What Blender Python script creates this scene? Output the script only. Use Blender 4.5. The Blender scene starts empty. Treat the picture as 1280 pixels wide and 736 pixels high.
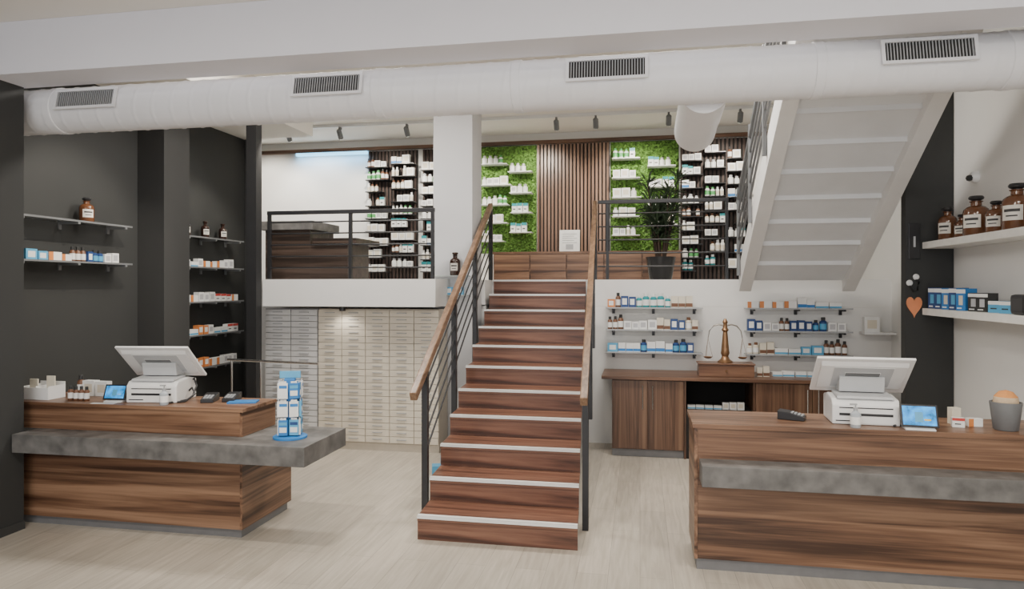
import bpy, bmesh, math, random
from mathutils import Vector, Matrix
random.seed(7)
COL = bpy.context.scene.collection
pi = math.pi

# ------------------------------------------------------------ materials
def nt(name):
    m = bpy.data.materials.new(name); m.use_nodes = True
    t = m.node_tree; b = t.nodes['Principled BSDF']
    return m, t, b

def mat(name, col, rough=.5, metal=0, var=.06, scale=14, bump=0, emit=0, trans=0, alpha=1, spec=None):
    m, t, b = nt(name)
    N, L = t.nodes, t.links
    tc = N.new('ShaderNodeTexCoord'); no = N.new('ShaderNodeTexNoise')
    no.inputs['Scale'].default_value = scale; no.inputs['Detail'].default_value = 4
    L.new(tc.outputs['Object'], no.inputs['Vector'])
    cr = N.new('ShaderNodeValToRGB')
    a = [max(0, c*(1-var)) for c in col]; c2 = [min(1, c*(1+var)) for c in col]
    cr.color_ramp.elements[0].position = .3; cr.color_ramp.elements[1].position = .7
    cr.color_ramp.elements[0].color = (*a, 1); cr.color_ramp.elements[1].color = (*c2, 1)
    L.new(no.outputs['Fac'], cr.inputs['Fac']); L.new(cr.outputs['Color'], b.inputs['Base Color'])
    b.inputs['Roughness'].default_value = rough; b.inputs['Metallic'].default_value = metal
    if spec is not None: b.inputs['Specular IOR Level'].default_value = spec
    if trans: b.inputs['Transmission Weight'].default_value = trans
    if alpha < 1: b.inputs['Alpha'].default_value = alpha
    if emit:
        L.new(cr.outputs['Color'], b.inputs['Emission Color']); b.inputs['Emission Strength'].default_value = emit
    if bump:
        bp = N.new('ShaderNodeBump'); bp.inputs['Strength'].default_value = bump; bp.inputs['Distance'].default_value = .01
        L.new(no.outputs['Fac'], bp.inputs['Height']); L.new(bp.outputs['Normal'], b.inputs['Normal'])
    return m

def wood(name, dark, mid, light, axis=0, rough=.36, s=1.0, seed=0.0):
    m, t, b = nt(name); N, L = t.nodes, t.links
    tc = N.new('ShaderNodeTexCoord'); mp = N.new('ShaderNodeMapping')
    L.new(tc.outputs['Object'], mp.inputs['Vector'])
    sc = [10*s, 10*s, 10*s]; sc[axis] = .42*s
    mp.inputs['Scale'].default_value = sc; mp.inputs['Location'].default_value = (seed, seed, seed)
    n1 = N.new('ShaderNodeTexNoise'); n1.inputs['Scale'].default_value = 1.0; n1.inputs['Detail'].default_value = 4
    n1.inputs['Distortion'].default_value = 1.3; n1.inputs['Roughness'].default_value = .5
    L.new(mp.outputs['Vector'], n1.inputs['Vector'])
    mp2 = N.new('ShaderNodeMapping'); L.new(tc.outputs['Object'], mp2.inputs['Vector'])
    s2 = [90*s]*3; s2[axis] = 2*s; mp2.inputs['Scale'].default_value = s2
    n2 = N.new('ShaderNodeTexNoise'); n2.inputs['Scale'].default_value = 1; n2.inputs['Detail'].default_value = 3
    L.new(mp2.outputs['Vector'], n2.inputs['Vector'])
    mx = N.new('ShaderNodeMix'); mx.data_type = 'FLOAT'; mx.inputs['Factor'].default_value = .22
    L.new(n1.outputs['Fac'], mx.inputs['A']); L.new(n2.outputs['Fac'], mx.inputs['B'])
    cr = N.new('ShaderNodeValToRGB'); e = cr.color_ramp.elements
    e[0].position = .37; e[0].color = (*dark, 1); e[1].position = .64; e[1].color = (*light, 1)
    k = e.new(.49); k.color = (*mid, 1)
    L.new(mx.outputs['Result'], cr.inputs['Fac']); L.new(cr.outputs['Color'], b.inputs['Base Color'])
    b.inputs['Roughness'].default_value = rough
    bp = N.new('ShaderNodeBump'); bp.inputs['Strength'].default_value = .1; bp.inputs['Distance'].default_value = .002
    L.new(n2.outputs['Fac'], bp.inputs['Height']); L.new(bp.outputs['Normal'], b.inputs['Normal'])
    return m

def floor_mat():
    m, t, b = nt('floor_planks'); N, L = t.nodes, t.links
    tc = N.new('ShaderNodeTexCoord'); mp = N.new('ShaderNodeMapping')
    mp.inputs['Rotation'].default_value = (0, 0, pi/2)
    L.new(tc.outputs['Object'], mp.inputs['Vector'])
    br = N.new('ShaderNodeTexBrick'); br.offset = .37
    br.inputs['Scale'].default_value = 1; br.inputs['Brick Width'].default_value = 1.25; br.inputs['Row Height'].default_value = .19
    br.inputs['Mortar Size'].default_value = .0016; br.inputs['Mortar Smooth'].default_value = .3
    br.inputs['Color1'].default_value = (.545, .49, .415, 1); br.inputs['Color2'].default_value = (.475, .43, .365, 1)
    br.inputs['Mortar'].default_value = (.30, .27, .225, 1)
    L.new(mp.outputs['Vector'], br.inputs['Vector'])
    mp2 = N.new('ShaderNodeMapping'); mp2.inputs['Scale'].default_value = (24, 1.8, 1); L.new(tc.outputs['Object'], mp2.inputs['Vector'])
    n = N.new('ShaderNodeTexNoise'); n.inputs['Scale'].default_value = 1.5; n.inputs['Detail'].default_value = 7; n.inputs['Distortion'].default_value = .6
    L.new(mp2.outputs['Vector'], n.inputs['Vector'])
    cr = N.new('ShaderNodeValToRGB'); cr.color_ramp.elements[0].position = .3; cr.color_ramp.elements[0].color = (.80, .79, .77, 1)
    cr.color_ramp.elements[1].position = .7; cr.color_ramp.elements[1].color = (1.05, 1.05, 1.05, 1)
    L.new(n.outputs['Fac'], cr.inputs['Fac'])
    mx = N.new('ShaderNodeMix'); mx.data_type = 'RGBA'; mx.blend_type = 'MULTIPLY'; mx.inputs['Factor'].default_value = 1
    L.new(br.outputs['Color'], mx.inputs[6]); L.new(cr.outputs['Color'], mx.inputs[7])
    L.new(mx.outputs[2], b.inputs['Base Color']); b.inputs['Roughness'].default_value = .34
    return m

WD = ((.055, .026, .015), (.17, .088, .05), (.31, .18, .108))
WALNUT = wood('walnut', *WD, 0)
WALNUT_Y = wood('walnut_end', *WD, 1)
WALNUT_Z = wood('walnut_vertical', (.045, .022, .014), (.12, .062, .037), (.20, .115, .07), 2)
WALNUT_D = wood('walnut_dark_top', (.05, .024, .014), (.145, .073, .042), (.24, .13, .08), 0)
STAIRWOOD = wood('stair_wood', (.05, .020, .012), (.145, .062, .038), (.235, .115, .072), 0, s=1.2, seed=3)
DARKWOOD = wood('dark_wood', (.02, .014, .011), (.05, .033, .025), (.09, .062, .048), 0)
RAILWOOD = wood('handrail_wood', (.12, .065, .035), (.19, .11, .062), (.27, .165, .10), 1, s=1.5)
SLATWOOD = wood('slat_wood', (.14, .078, .05), (.23, .135, .09), (.31, .19, .13), 2)
DARKSLAT = mat('dark_slat', (.06, .037, .03), .6)
CONC = mat('dark_concrete', (.135, .13, .124), .5, var=.38, scale=9, bump=.15)
PLINTH = mat('grey_plinth', (.20, .20, .205), .45, metal=.3)
DARKWALL = mat('charcoal_paint', (.034, .035, .034), .75, var=.03, scale=3)
DARKWALL2 = mat('charcoal_paint_light', (.042, .042, .041), .75, var=.03, scale=3)
WHITEWALL = mat('white_paint', (.77, .76, .735), .7, var=.015, scale=3)
BEAMPAINT = mat('beam_paint', (.78, .78, .84), .7, var=.012, scale=2)
CEIL = mat('ceiling_paint', (.88, .845, .78), .8, var=.012, scale=2)
DUCT = mat('duct_white_metal', (.83, .83, .85), .33, var=.02, scale=4)
STEELWHITE = mat('white_steel', (.80, .79, .77), .45, var=.03, scale=5)
STEELGREY = mat('pale_steel_panel', (.76, .77, .78), .5, var=.03, scale=5)
BLACK = mat('black_metal', (.018, .018, .02), .4, var=.1)
BLACKP = mat('black_plastic', (.02, .02, .022), .35)
CHROME = mat('chrome', (.7, .7, .7), .2, metal=1, var=.02)
ALU = mat('aluminium_nosing', (.76, .76, .74), .45, metal=.1, var=.03)
BEIGE = mat('beige_drawer', (.66, .60, .50), .45, var=.03)
BEIGE2 = mat('beige_drawer_body', (.48, .43, .36), .5)
GREYD = mat('grey_drawer', (.66, .66, .66), .35, metal=.1, var=.04)
WHITEP = mat('white_plastic', (.80, .80, .79), .35, var=.02)
GREYP = mat('grey_plastic', (.38, .39, .40), .4, var=.03)
PALEGREY = mat('pale_grey_plastic', (.48, .49, .50), .4, var=.03)
MIDGREY = mat('mid_grey_plastic', (.16, .165, .17), .5)
GREYBODY = mat('grey_cabinet_body', (.28, .28, .285), .5)
GLASS = mat('smoked_glass', (.16, .17, .17), .1, alpha=.5, var=.02)
GLASSL = mat('frosted_glass', (.62, .68, .66), .12, alpha=.45, var=.02)
BRASS = mat('brass', (.27, .15, .075), .35, metal=.6, var=.1)
AMBER = mat('amber_glass', (.13, .05, .02), .12, var=.15, spec=.7)
AMBERD = mat('dark_amber_glass', (.035, .015, .01), .12, var=.15, spec=.7)
LABEL = mat('paper_label', (.78, .75, .68), .7)
INK = mat('ink', (.05, .05, .05), .7)
MOSS = mat('moss', (.14, .28, .055), .95, var=.7, scale=30, bump=1.0)
LEAF = mat('plant_leaf', (.035, .06, .028), .5, var=.5, scale=8)
STEMM = mat('plant_stem', (.05, .03, .02), .8)
SCREENB = mat('blue_screen', (.02, .22, .55), .2, var=.7, scale=22, emit=1.2)
LEDM = mat('blue_led', (.25, .65, 1), .4, emit=3)
LAMPW = mat('lamp_lens', (1, .93, .8), .4, emit=6)
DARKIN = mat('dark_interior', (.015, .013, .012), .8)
PAL = {k: mat('print_'+k, c, .45, var=.05) for k, c in dict(
    white=(.84, .84, .82), cream=(.72, .66, .54), blue=(.03, .20, .52), navy=(.02, .06, .20), sky=(.10, .38, .62),
    teal=(.03, .30, .33), green=(.10, .38, .12), orange=(.68, .24, .07), red=(.55, .05, .04), pink=(.65, .25, .30),
    peach=(.80, .29, .13), yellow=(.75, .55, .08), brown=(.16, .07, .035), black=(.03, .03, .03), silver=(.5, .5, .52)).items()}

# ------------------------------------------------------------ mesh builder
class MB:
    def __init__(s): s.v = []; s.f = []; s.m = []; s.s = []
    def _add(s, vs, fs, m, smooth=False):
        o = len(s.v); s.v += [tuple(v) for v in vs]
        for f in fs: s.f.append([i+o for i in f]); s.m.append(m); s.s.append(smooth)
        return s
    def box(s, x0, x1, y0, y1, z0, z1, m=0):
        v = [(x0, y0, z0), (x1, y0, z0), (x1, y1, z0), (x0, y1, z0), (x0, y0, z1), (x1, y0, z1), (x1, y1, z1), (x0, y1, z1)]
        return s._add(v, [(0, 3, 2, 1), (4, 5, 6, 7), (0, 1, 5, 4), (1, 2, 6, 5), (2, 3, 7, 6), (3, 0, 4, 7)], m)
    def beam(s, p0, p1, w, h, m=0):
        p0 = Vector(p0); p1 = Vector(p1); d = (p1-p0).normalized()
        up = Vector((0, 0, 1)) if abs(d.z) < .99 else Vector((0, 1, 0))
        sd = d.cross(up).normalized(); u = sd.cross(d).normalized()
        v = []
        for p in (p0, p1):
            for a, b_ in ((-1, -1), (1, -1), (1, 1), (-1, 1)): v.append(p+sd*a*w/2+u*b_*h/2)
        return s._add(v, [(0, 3, 2, 1)[::-1], (4, 5, 6, 7)[::-1], (0, 1, 5, 4)[::-1], (1, 2, 6, 5)[::-1], (2, 3, 7, 6)[::-1], (3, 0, 4, 7)[::-1]], m)
    def tube(s, pts, r, n=10, m=0, cap=True):
        pts = [Vector(p) for p in pts]; vs = []; fs = []
        rs = r if isinstance(r, (list, tuple)) else [r]*len(pts)
        for i, p in enumerate(pts):
            d = (pts[min(i+1, len(pts)-1)]-pts[max(i-1, 0)]).normalized()
            a = Vector((0, 0, 1)) if abs(d.z) < .9 else Vector((1, 0, 0))
            sd = d.cross(a).normalized(); u = sd.cross(d)
            for k in range(n):
                t = 2*pi*k/n; vs.append(p+(sd*math.cos(t)+u*math.sin(t))*rs[i])
        for i in range(len(pts)-1):
            for k in range(n): fs.append((i*n+k, (i+1)*n+k, (i+1)*n+(k+1) % n, i*n+(k+1) % n))
        s._add(vs, fs, m, True)
        if cap:
            s._add(vs[:n], [list(range(n))], m); s._add(vs[-n:], [list(range(n))[::-1]], m)
        return s
    def lathe(s, prof, n=20, m=0, c=(0, 0, 0), smooth=True):
        vs = []; fs = []
        for r, z in prof:
            for k in range(n):
                t = 2*pi*k/n; vs.append((c[0]+r*math.cos(t), c[1]+r*math.sin(t), c[2]+z))
        for i in range(len(prof)-1):
            for k in range(n): fs.append((i*n+k, i*n+(k+1) % n, (i+1)*n+(k+1) % n, (i+1)*n+k))
        s._add(vs, fs, m, smooth)
        if prof[0][0] > 1e-4: s._add(vs[:n], [list(range(n))[::-1]], m)
        if prof[-1][0] > 1e-4: s._add(vs[-n:], [list(range(n))], m)
        return s
    def prism(s, poly, x0, x1, m=0):
        n = len(poly); v = [(x0, y, z) for y, z in poly]+[(x1, y, z) for y, z in poly]
        f = [list(range(n)), list(range(n, 2*n))[::-1]]+[(i, i+n, (i+1) % n+n, (i+1) % n) for i in range(n)]
        return s._add(v, f, m)
    def shear(s, k):
        s.v = [(x+k*y, y, z) for x, y, z in s.v]; return s
    def mesh(s, name, mats, bevel=0, recalc=True):
        me = bpy.data.meshes.new(name); me.from_pydata(s.v, [], s.f)
        if not isinstance(mats, (list, tuple)): mats = [mats]
        for m in mats: me.materials.append(m)
        for p, mi, sm in zip(me.polygons, s.m, s.s): p.material_index = mi; p.use_smooth = sm
        bm = bmesh.new(); bm.from_mesh(me)
        if any(s.s): bmesh.ops.remove_doubles(bm, verts=bm.verts, dist=1e-6)
        if recalc: bmesh.ops.recalc_face_normals(bm, faces=bm.faces)
        if bevel:
            ed = [e for e in bm.edges if len(e.link_faces) == 2 and e.calc_face_angle(0) > .6]
            bmesh.ops.bevel(bm, geom=ed, offset=bevel, segments=2, affect='EDGES', profile=.6)
        bm.to_mesh(me); bm.free()
        if any(s.s): me.set_sharp_from_angle(angle=.7)
        return me

def put(name, me, loc=(0, 0, 0), rot=(0, 0, 0), parent=None, label=None, category=None, group=None, kind=None):
    o = bpy.data.objects.new(name, me); COL.objects.link(o)
    o.location = loc; o.rotation_euler = rot
    if parent: o.parent = parent
    if label: o['label'] = label
    if category: o['category'] = category
    if group: o['group'] = group
    if kind: o['kind'] = kind
    return o

def struct(name, mb, m, label=None):
    return put(name, mb.mesh(name, m), kind='structure', label=label or name.replace('_', ' '), category=name.split('_')[0])

# ------------------------------------------------------------ structure
struct('floor', MB().box(-6.7, 2.7, -3, 9.9, -.1, 0), floor_mat(), 'light greige wood plank floor of the shop')
struct('ceiling_front', MB().box(-5, 2.7, -3, 4.2, 3.545, 3.65), CEIL, 'cream painted ceiling over the sales area')
struct('ceiling_back', MB().box(-6.7, 2.7, 4.27, 9.9, 3.95, 4.05), CEIL, 'white painted ceiling over the mezzanine')
struct('ceiling_beam', MB().box(-4.99, 2.57, 3.96, 4.27, 3.19, 3.544).box(-4.99, 2.57, 4.20, 4.27, 3.545, 3.95), BEAMPAINT, 'wide pale dropped ceiling beam')
struct('ceiling_left', MB().box(-4.9, -3.97, 4.28, 7.9, 3.6, 3.949), CEIL, 'lower cream soffit over the side niche')
struct('wall_left_front', MB().box(-5.0, -4.385, -3, 4.25, 0, 3.54), DARKWALL, 'charcoal painted wall end')
struct('wall_left', MB().box(-5.0, -4.9, 4.25, 7.9, 0, 3.95), DARKWALL, 'charcoal painted side wall with display shelves')
struct('wall_left_pier', MB().box(-4.9, -4.605, 6.03, 6.42, 0, 3.6), DARKWALL2, 'charcoal painted wall pier between shelf niches')
struct('wall_left_end', MB().box(-6.7, -4.74, 7.9, 8.0, 0, 3.95), DARKWALL, 'charcoal end wall of the niche')
struct('wall_left_column', MB().box(-4.09, -3.975, 6.63, 6.74, 0, 3.6), mat('black_column_paint', (.016, .016, .017), .6), 'slim black painted column')
struct('wall_mezzanine_left', MB().box(-6.7, -6.6, 8.0, 9.8, 1.5, 3.95), WHITEWALL)
struct('wall_back', MB().box(-6.7, 2.7, 9.8, 9.9, 0, 3.95), WHITEWALL, 'white back wall of the mezzanine')
struct('wall_right', MB().box(2.57, 2.7, -3, 9.8, 0, 3.95), WHITEWALL, 'white painted side wall with shelves')
struct('wall_right_column', MB().box(2.197, 2.565, 6.3, 6.40, 0, 3.94), DARKWALL, 'charcoal painted column beside the wall shelves')
struct('wall_mezzanine_front', MB().box(-.59, 2.57, 7.75, 7.85, 0, 1.53), WHITEWALL, 'white wall under the mezzanine with product shelves')
struct('wall_mezzanine_rear', MB().box(-4.74, -1.76, 7.8, 7.88, 0, 1.53), WHITEWALL)
fl = MB().box(-3.97, -2.05, 6.75, 7.75, 1.54, 1.827).box(-4.73, -1.76, 7.75, 9.8, 1.54, 1.827).box(-6.6, -4.73, 8.0, 9.8, 1.54, 1.827)
fl.box(-.59, 2.57, 7.75, 9.8, 1.531, 1.827).box(-1.76, -.59, 8.14, 9.8, 1.54, 1.827)
struct('floor_mezzanine', fl, WHITEWALL, 'white edged mezzanine floor slab')
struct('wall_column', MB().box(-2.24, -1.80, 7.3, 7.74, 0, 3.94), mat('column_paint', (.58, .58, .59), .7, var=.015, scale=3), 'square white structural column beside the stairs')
struct('trim_1', MB().box(-6.6, 2.56, 9.74, 9.799, 3.79, 3.84), WALNUT_D, 'thin walnut cornice along the mezzanine back wall')
struct('baseboard_left', MB().box(-4.384, -4.374, -3, 4.25, 0, .06), DARKWALL2)

# ------------------------------------------------------------ staircase
H0, RUN = 1.827/11, .3555
SX, SY = -.96, 4.563
SK = -.062
st = put('staircase', None, (SX, SY, 0), label='straight walnut staircase with pale nosing strips up to the mezzanine', category='staircase')
poly = [(0, 0)]
for i in range(11):
    poly.append((i*RUN+.022, i*H0 if i else 0)); poly.append((i*RUN+.022, (i+1)*H0-.034))
poly[0] = (3.57, 0)
poly.append((3.57, 11*H0-.034))
put('stair_body', MB().prism(poly, -.53, .53).shear(SK).mesh('stair_body', mat('stair_side_paint', (.42, .42, .41), .6)), parent=st)
for i in range(11):
    y = i*RUN
    tr = MB().box(-.5535, .5535, -.0, .022, 0, H0-.034).shear(SK)
    put('riser', tr.mesh('riser', STAIRWOOD), (SK*y, y, i*H0), parent=st)
    yb = RUN if i < 10 else .021
    td = MB().box(-.5535, .5535, -.012, yb, -.034, 0).shear(SK)
    put('tread', td.mesh('tread', STAIRWOOD, .002), (SK*y, y, (i+1)*H0), parent=st)
    ns = MB().box(-.5535, .5535, -.016, .026, 0, .004).box(-.5535, .5535, -.018, -.012, -.016, .004).shear(SK)
    put('nosing_strip', ns.mesh('nosing_strip', ALU), (SK*y, y, (i+1)*H0), parent=st)

def stair_rail(xb, xt, lab):
    o = Vector((xb, 4.96, 0)); r = put('stair_railing', None, o, label=lab, category='railing')
    def X(y): return (xb+(xt-xb)*(y-4.96)/(8.05-4.96))-xb
    def hz(y): return 1.0+(2.70-1.0)*(y-4.67)/(8.05-4.67)
    a, b = 4.62, 8.1
    put('handrail', MB().beam((X(a), a-4.96, hz(a)), (X(b), b-4.96, hz(b)), .052, .065).mesh('handrail', RAILWOOD, .008), parent=r)
    for y in (4.96, 6.0, 7.04, 8.1):
        zf = 0 if y == 4.96 else (hz(y)-.82-.25 if y < 8 else 1.827)
        put('post', MB().box(-.022, .022, -.022, .022, zf, hz(y)-.03).mesh('post', BLACK), (X(y), y-4.96, 0), parent=r)
    for k in range(5):
        dz = .13*(k+1)
        put('rail_bar', MB().tube([(X(4.96), 0, hz(4.96)-dz), (X(8.1), 8.1-4.96, hz(8.1)-dz)], .008, 8).mesh('rail_bar', BLACK), parent=r)
stair_rail(-1.585, -1.765, 'black steel stair railing with a walnut handrail beside the column')
stair_rail(-.385, -.515, 'black steel stair railing with a walnut handrail beside the open floor')

def level_rail(x0, x1, y, z0, z1, posts, lab, n=5):
    r = put('mezzanine_railing', None, (x0, y, z0), label=lab, category='railing')
    h = z1-z0; w = x1-x0
    put('handrail', MB().box(0, w, -.022, .022, h-.04, h).mesh('handrail', BLACK, .004), parent=r)
    for px in posts: put('post', MB().box(-.016, .016, -.018, .018, 0, h-.035).mesh('post', BLACK), (px-x0, 0, 0), parent=r)
    for k in range(n):
        zz = h*(k+1)/(n+1)
        put('rail_bar', MB().tube([(0, 0, zz), (w, 0, zz)], .008, 8).mesh('rail_bar', BLACK), parent=r)
level_rail(-3.95, -2.08, 6.82, 1.828, 2.56, (-3.93, -3.0, -2.1), 'black steel balustrade along the mezzanine edge over the drawers')
level_rail(-.47, .95, 7.81, 1.828, 2.72, (-.36, .93), 'black steel balustrade along the mezzanine edge above the wall shelves')

# ------------------------------------------------------------ ventilation duct
def spiral(length, r, pitch=.15, n=48, step=.0115, ridge=.0035):
    N = int(length/step); vs = []; fs = []
    for i in range(N+1):
        x = length*i/N
        for k in range(n):
            t = 2*pi*k/n; ph = (x/pitch+k/n) % 1
            rr = r+(ridge if ph < .1 else 0)
            vs.append((x, rr*math.cos(t), rr*math.sin(t)))
    for i in range(N):
        for k in range(n): fs.append((i*n+k, i*n+(k+1) % n, (i+1)*n+(k+1) % n, (i+1)*n+k))
    mb = MB()._add(vs, fs, 0, True); mb._add(vs[:n], [list(range(n))], 0); mb._add(vs[-n:], [list(range(n))[::-1]], 0)
    return mb
DY, DZ, DR = 4.50, 3.075, .165
du = put('ventilation_duct', None, (-4.84, DY, DZ), label='long white spiral ventilation duct hung under the ceiling beam', category='air duct')
put('duct_tube', spiral(7.38, DR).mesh('duct_tube', DUCT), parent=du)
for x in (.55, 3.1, 4.05, 5.9, 6.95):
    put('joint_collar', MB().lathe([(DR+.002, -.03), (DR+.006, -.026), (DR+.006, .026), (DR+.002, .03)], 48).mesh('joint_collar', DUCT), (x, 0, 0), (0, pi/2, 0), parent=du)
for x in (-4.2, -2.33, -.46, 1.38):
    g = put('vent_grille', MB().box(0, .51, -.012, 0, -.077, -.058).box(0, .51, -.012, 0, .058, .077).box(0, .02, -.012, 0, -.058, .058).box(.49, .51, -.012, 0, -.058, .058).mesh('vent_grille', DUCT),
            (x+4.84, -(DR+.008)*math.cos(.2), (DR+.008)*math.sin(.2)), (-.2, 0, 0), parent=du)
    lv = MB().box(.02, .49, -.001, .004, -.058, .058, 1)
    for k in range(27):
        xx = .03+k*.0172; lv.box(xx, xx+.006, -.009, -.001, -.058, .058, 0)
    put('louvre', lv.mesh('louvre', [GREYP, DARKIN]), parent=g)
put('duct_branch', spiral(.85, .15, .08).mesh('duct_branch', DUCT), (5.25, .1, -.06), (0, .1, pi/2), parent=du)

# ------------------------------------------------------------ steel stair
ss = put('steel_stair', None, (1.03, 7.4, 1.828), label='white steel stair with closed pan treads seen from below', category='staircase')
W = 1.10; slope = 1.356/2.15
def sp(x, y, z): return (x-1.03, y-7.4, z-1.828)
for xx in (1.01, 1.03+W-.12):
    p = [(7.45, 1.70), (4.76, 1.70+slope*2.69), (4.76, 1.70+slope*2.69+.26), (7.45, 1.96)]
    p = [(a-7.4, b-1.828) for a, b in p]
    put('stringer', MB().prism(p, xx-1.03, xx-1.03+.12).mesh('stringer', STEELWHITE, .003), parent=ss)
for i in range(10):
    y = 7.3-i*.285-7.4; z = 1.785+(7.45-(7.3-i*.285))*slope-1.828
    t = MB().prism([(y+.145, z-.067), (y-.145, z+.095), (y-.145, z+.107), (y+.145, z-.055)], .10, W-.12)
    t.box(.10, W-.12, y-.152, y-.140, z+.080, z+.135).box(.10, W-.12, y-.14, y+.15, z+.13, z+.14)
    put('tread', t.mesh('tread', STEELGREY), parent=ss)
for k in range(5):
    dz = .3+.14*k
    put('rail_bar', MB().tube([sp(.99, 7.4, 1.75+dz), sp(.99, 4.95, 1.75+dz+slope*2.45)], .011 if k < 4 else .02, 8).mesh('rail_bar', MIDGREY), parent=ss)
for y in (7.35, 6.6, 5.85, 5.1):
    z = 1.78+(7.4-y)*slope
    put('post', MB().box(-.015, .015, -.02, .02, .05, .95).mesh('post', MIDGREY), sp(.99, y, z), parent=ss)

# ------------------------------------------------------------ counters
lc = put('sales_counter', None, (-3.78, 4.7, 0), label='walnut sales counter with wide concrete ledge by the dark wall', category='counter')
def rel(ox, oy, oz, *b): return (b[0]-ox, b[1]-ox, b[2]-oy, b[3]-oy, b[4]-oz, b[5]-oz)
R = lambda *b: MB().box(*rel(-3.78, 4.7, 0, *b))
put('base', R(-4.85, -2.732, 4.35, 5.03, .06, .574).mesh('base', WALNUT, .001), parent=lc)
put('end_panel', R(-2.7315, -2.712, 4.35, 5.03, .06, .574).mesh('end_panel', WALNUT_Y, .001), parent=lc)
put('plinth', R(-4.85, -2.73, 4.37, 5.0, 0, .06).mesh('plinth', PLINTH), parent=lc)
put('concrete_ledge', R(-4.37, -2.14, 4.137, 4.78, .575, .705).mesh('concrete_ledge', CONC, .003), parent=lc, label='dark grey concrete ledge')
put('upper_body', R(-4.85, -2.732, 4.35, 4.79, .706, .875).mesh('upper_body', WALNUT, .001), parent=lc)
put('end_panel', R(-2.7315, -2.712, 4.35, 4.79, .706, .875).mesh('end_panel', WALNUT_Y, .001), parent=lc)
put('countertop', R(-4.86, -2.705, 4.34, 4.80, .876, .90).mesh('countertop', WALNUT, .002), parent=lc)
rc = put('sales_counter', None, (1.44, 4.63, 0), label='walnut sales counter with slim concrete ledge by the white wall', category='counter')
R = lambda *b: MB().box(*rel(1.44, 4.63, 0, *b))
put('base', R(.35, 2.56, 4.39, 4.86, .07, .70).mesh('base', WALNUT, .001), parent=rc)
put('end_panel', R(.33, .3495, 4.385, 4.86, .07, .875).mesh('end_panel', WALNUT_Y, .001), parent=rc)
put('plinth', R(.345, 2.56, 4.405, 4.85, 0, .07).mesh('plinth', PLINTH), parent=rc)
put('concrete_ledge', R(.36, 2.56, 4.2, 4.389, .565, .69).mesh('concrete_ledge', CONC, .003), parent=rc, label='dark grey concrete ledge')
put('upper_body', R(.35, 2.56, 4.385, 4.86, .701, .875).mesh('upper_body', WALNUT, .001), parent=rc)
put('countertop', R(.318, 2.56, 4.375, 4.87, .876, .905).mesh('countertop', WALNUT, .002), parent=rc)

mc = put('mezzanine_counter', None, (-3.7, 7.5, 1.828), label='dark tiered wood counter with grey top behind the balustrade', category='counter')
put('body', MB().box(-.5, .05, -.3, .3, 0, .56).box(.05, .5, -.3, .3, 0, .40).mesh('body', DARKWOOD, .002), parent=mc)
put('countertop', MB().box(-.55, .10, -.35, .35, .561, .66).mesh('countertop', CONC, .003), parent=mc)
put('lower_top', MB().box(.101, .62, -.35, .35, .401, .46).mesh('lower_top', DARKWOOD, .003), parent=mc)

# ------------------------------------------------------------ drawer walls
def drawer_wall(x0, x1, cols, rows, y, z1, mf, mb_, lab, group, gap=.002):
    c = put('drawer_cabinet', None, ((x0+x1)/2, y+.17, 0), label=lab, category='drawer cabinet', group=group)
    w = x1-x0; z0 = .09
    put('body', MB().box(-w/2, w/2, -.15, .17, 0, z1).mesh('body', mb_), parent=c)
    dw = w/cols; dh = (z1-z0-.01)/rows
    dm = MB().box(-dw/2+gap*1.5, dw/2-gap*1.5, -.02, 0, gap, dh-gap).mesh('drawer', mf, .0015)
    hw = min(.055, dw*.2)
    hm = MB().box(-hw, hw, -.010, 0, 0, .007).mesh('handle', GREYP)
    for i in range(cols):
        for j in range(rows):
            d = put('drawer', dm, (-w/2+dw*(i+.5), -.151, z0+j*dh), parent=c)
            put('handle', hm, (0, -.0205, dh*.5), parent=d)
drawer_wall(-4.05, -3.43, 2, 22, 6.93, 1.51, GREYD, GREYBODY, 'tall bank of narrow pale grey metal drawers with small pulls', 'pharmacy drawer cabinets', .003)
drawer_wall(-3.42, -2.07, 5, 20, 6.93, 1.51, BEIGE, BEIGE2, 'tall bank of cream beige pharmacy drawers with grey pulls', 'pharmacy drawer cabinets')

# ------------------------------------------------------------ back cabinets under mezzanine
wt = put('worktop', MB().box(-.39, 2.2, -.62, 0, -.034, 0).mesh('worktop', WALNUT_D, .003), (0, 7.74, .834), label='long walnut worktop on the base cabinets', category='worktop')
def base_cab(x0, x1, doors, lab):
    w = x1-x0; c = put('base_cabinet', None, ((x0+x1)/2, 7.45, 0), label=lab, category='cabinet', group='base cabinets under the worktop')
    put('body', MB().box(-w/2, w/2, -.27, .29, .08, .799).mesh('body', WALNUT_Z), parent=c)
    put('plinth', MB().box(-w/2, w/2, -.24, .29, 0, .079).mesh('plinth', PLINTH), parent=c)
    dw = w/doors
    for i in range(doors):
        d = put('door', MB().box(-dw/2+.003, dw/2-.003, -.02, 0, .09, .79).mesh('door', WALNUT_Z, .002), (-w/2+dw*(i+.5), -.271, 0), parent=c)
        s = 1 if (i % 2 == 0) else -1
        put('handle', MB().tube([(s*(dw/2-.05), -.045, .50), (s*(dw/2-.05), -.045, .74)], .006, 8).tube([(s*(dw/2-.05), -.045, .52), (s*(dw/2-.05), -.02, .52)], .005, 6).tube([(s*(dw/2-.05), -.045, .72), (s*(dw/2-.05), -.02, .72)], .005, 6).mesh('handle', CHROME), parent=d)
base_cab(-.284, .437, 2, 'dark walnut base cabinet with two doors and bar handles')
base_cab(1.131, 2.19, 2, 'wide dark walnut base cabinet with two doors')
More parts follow.
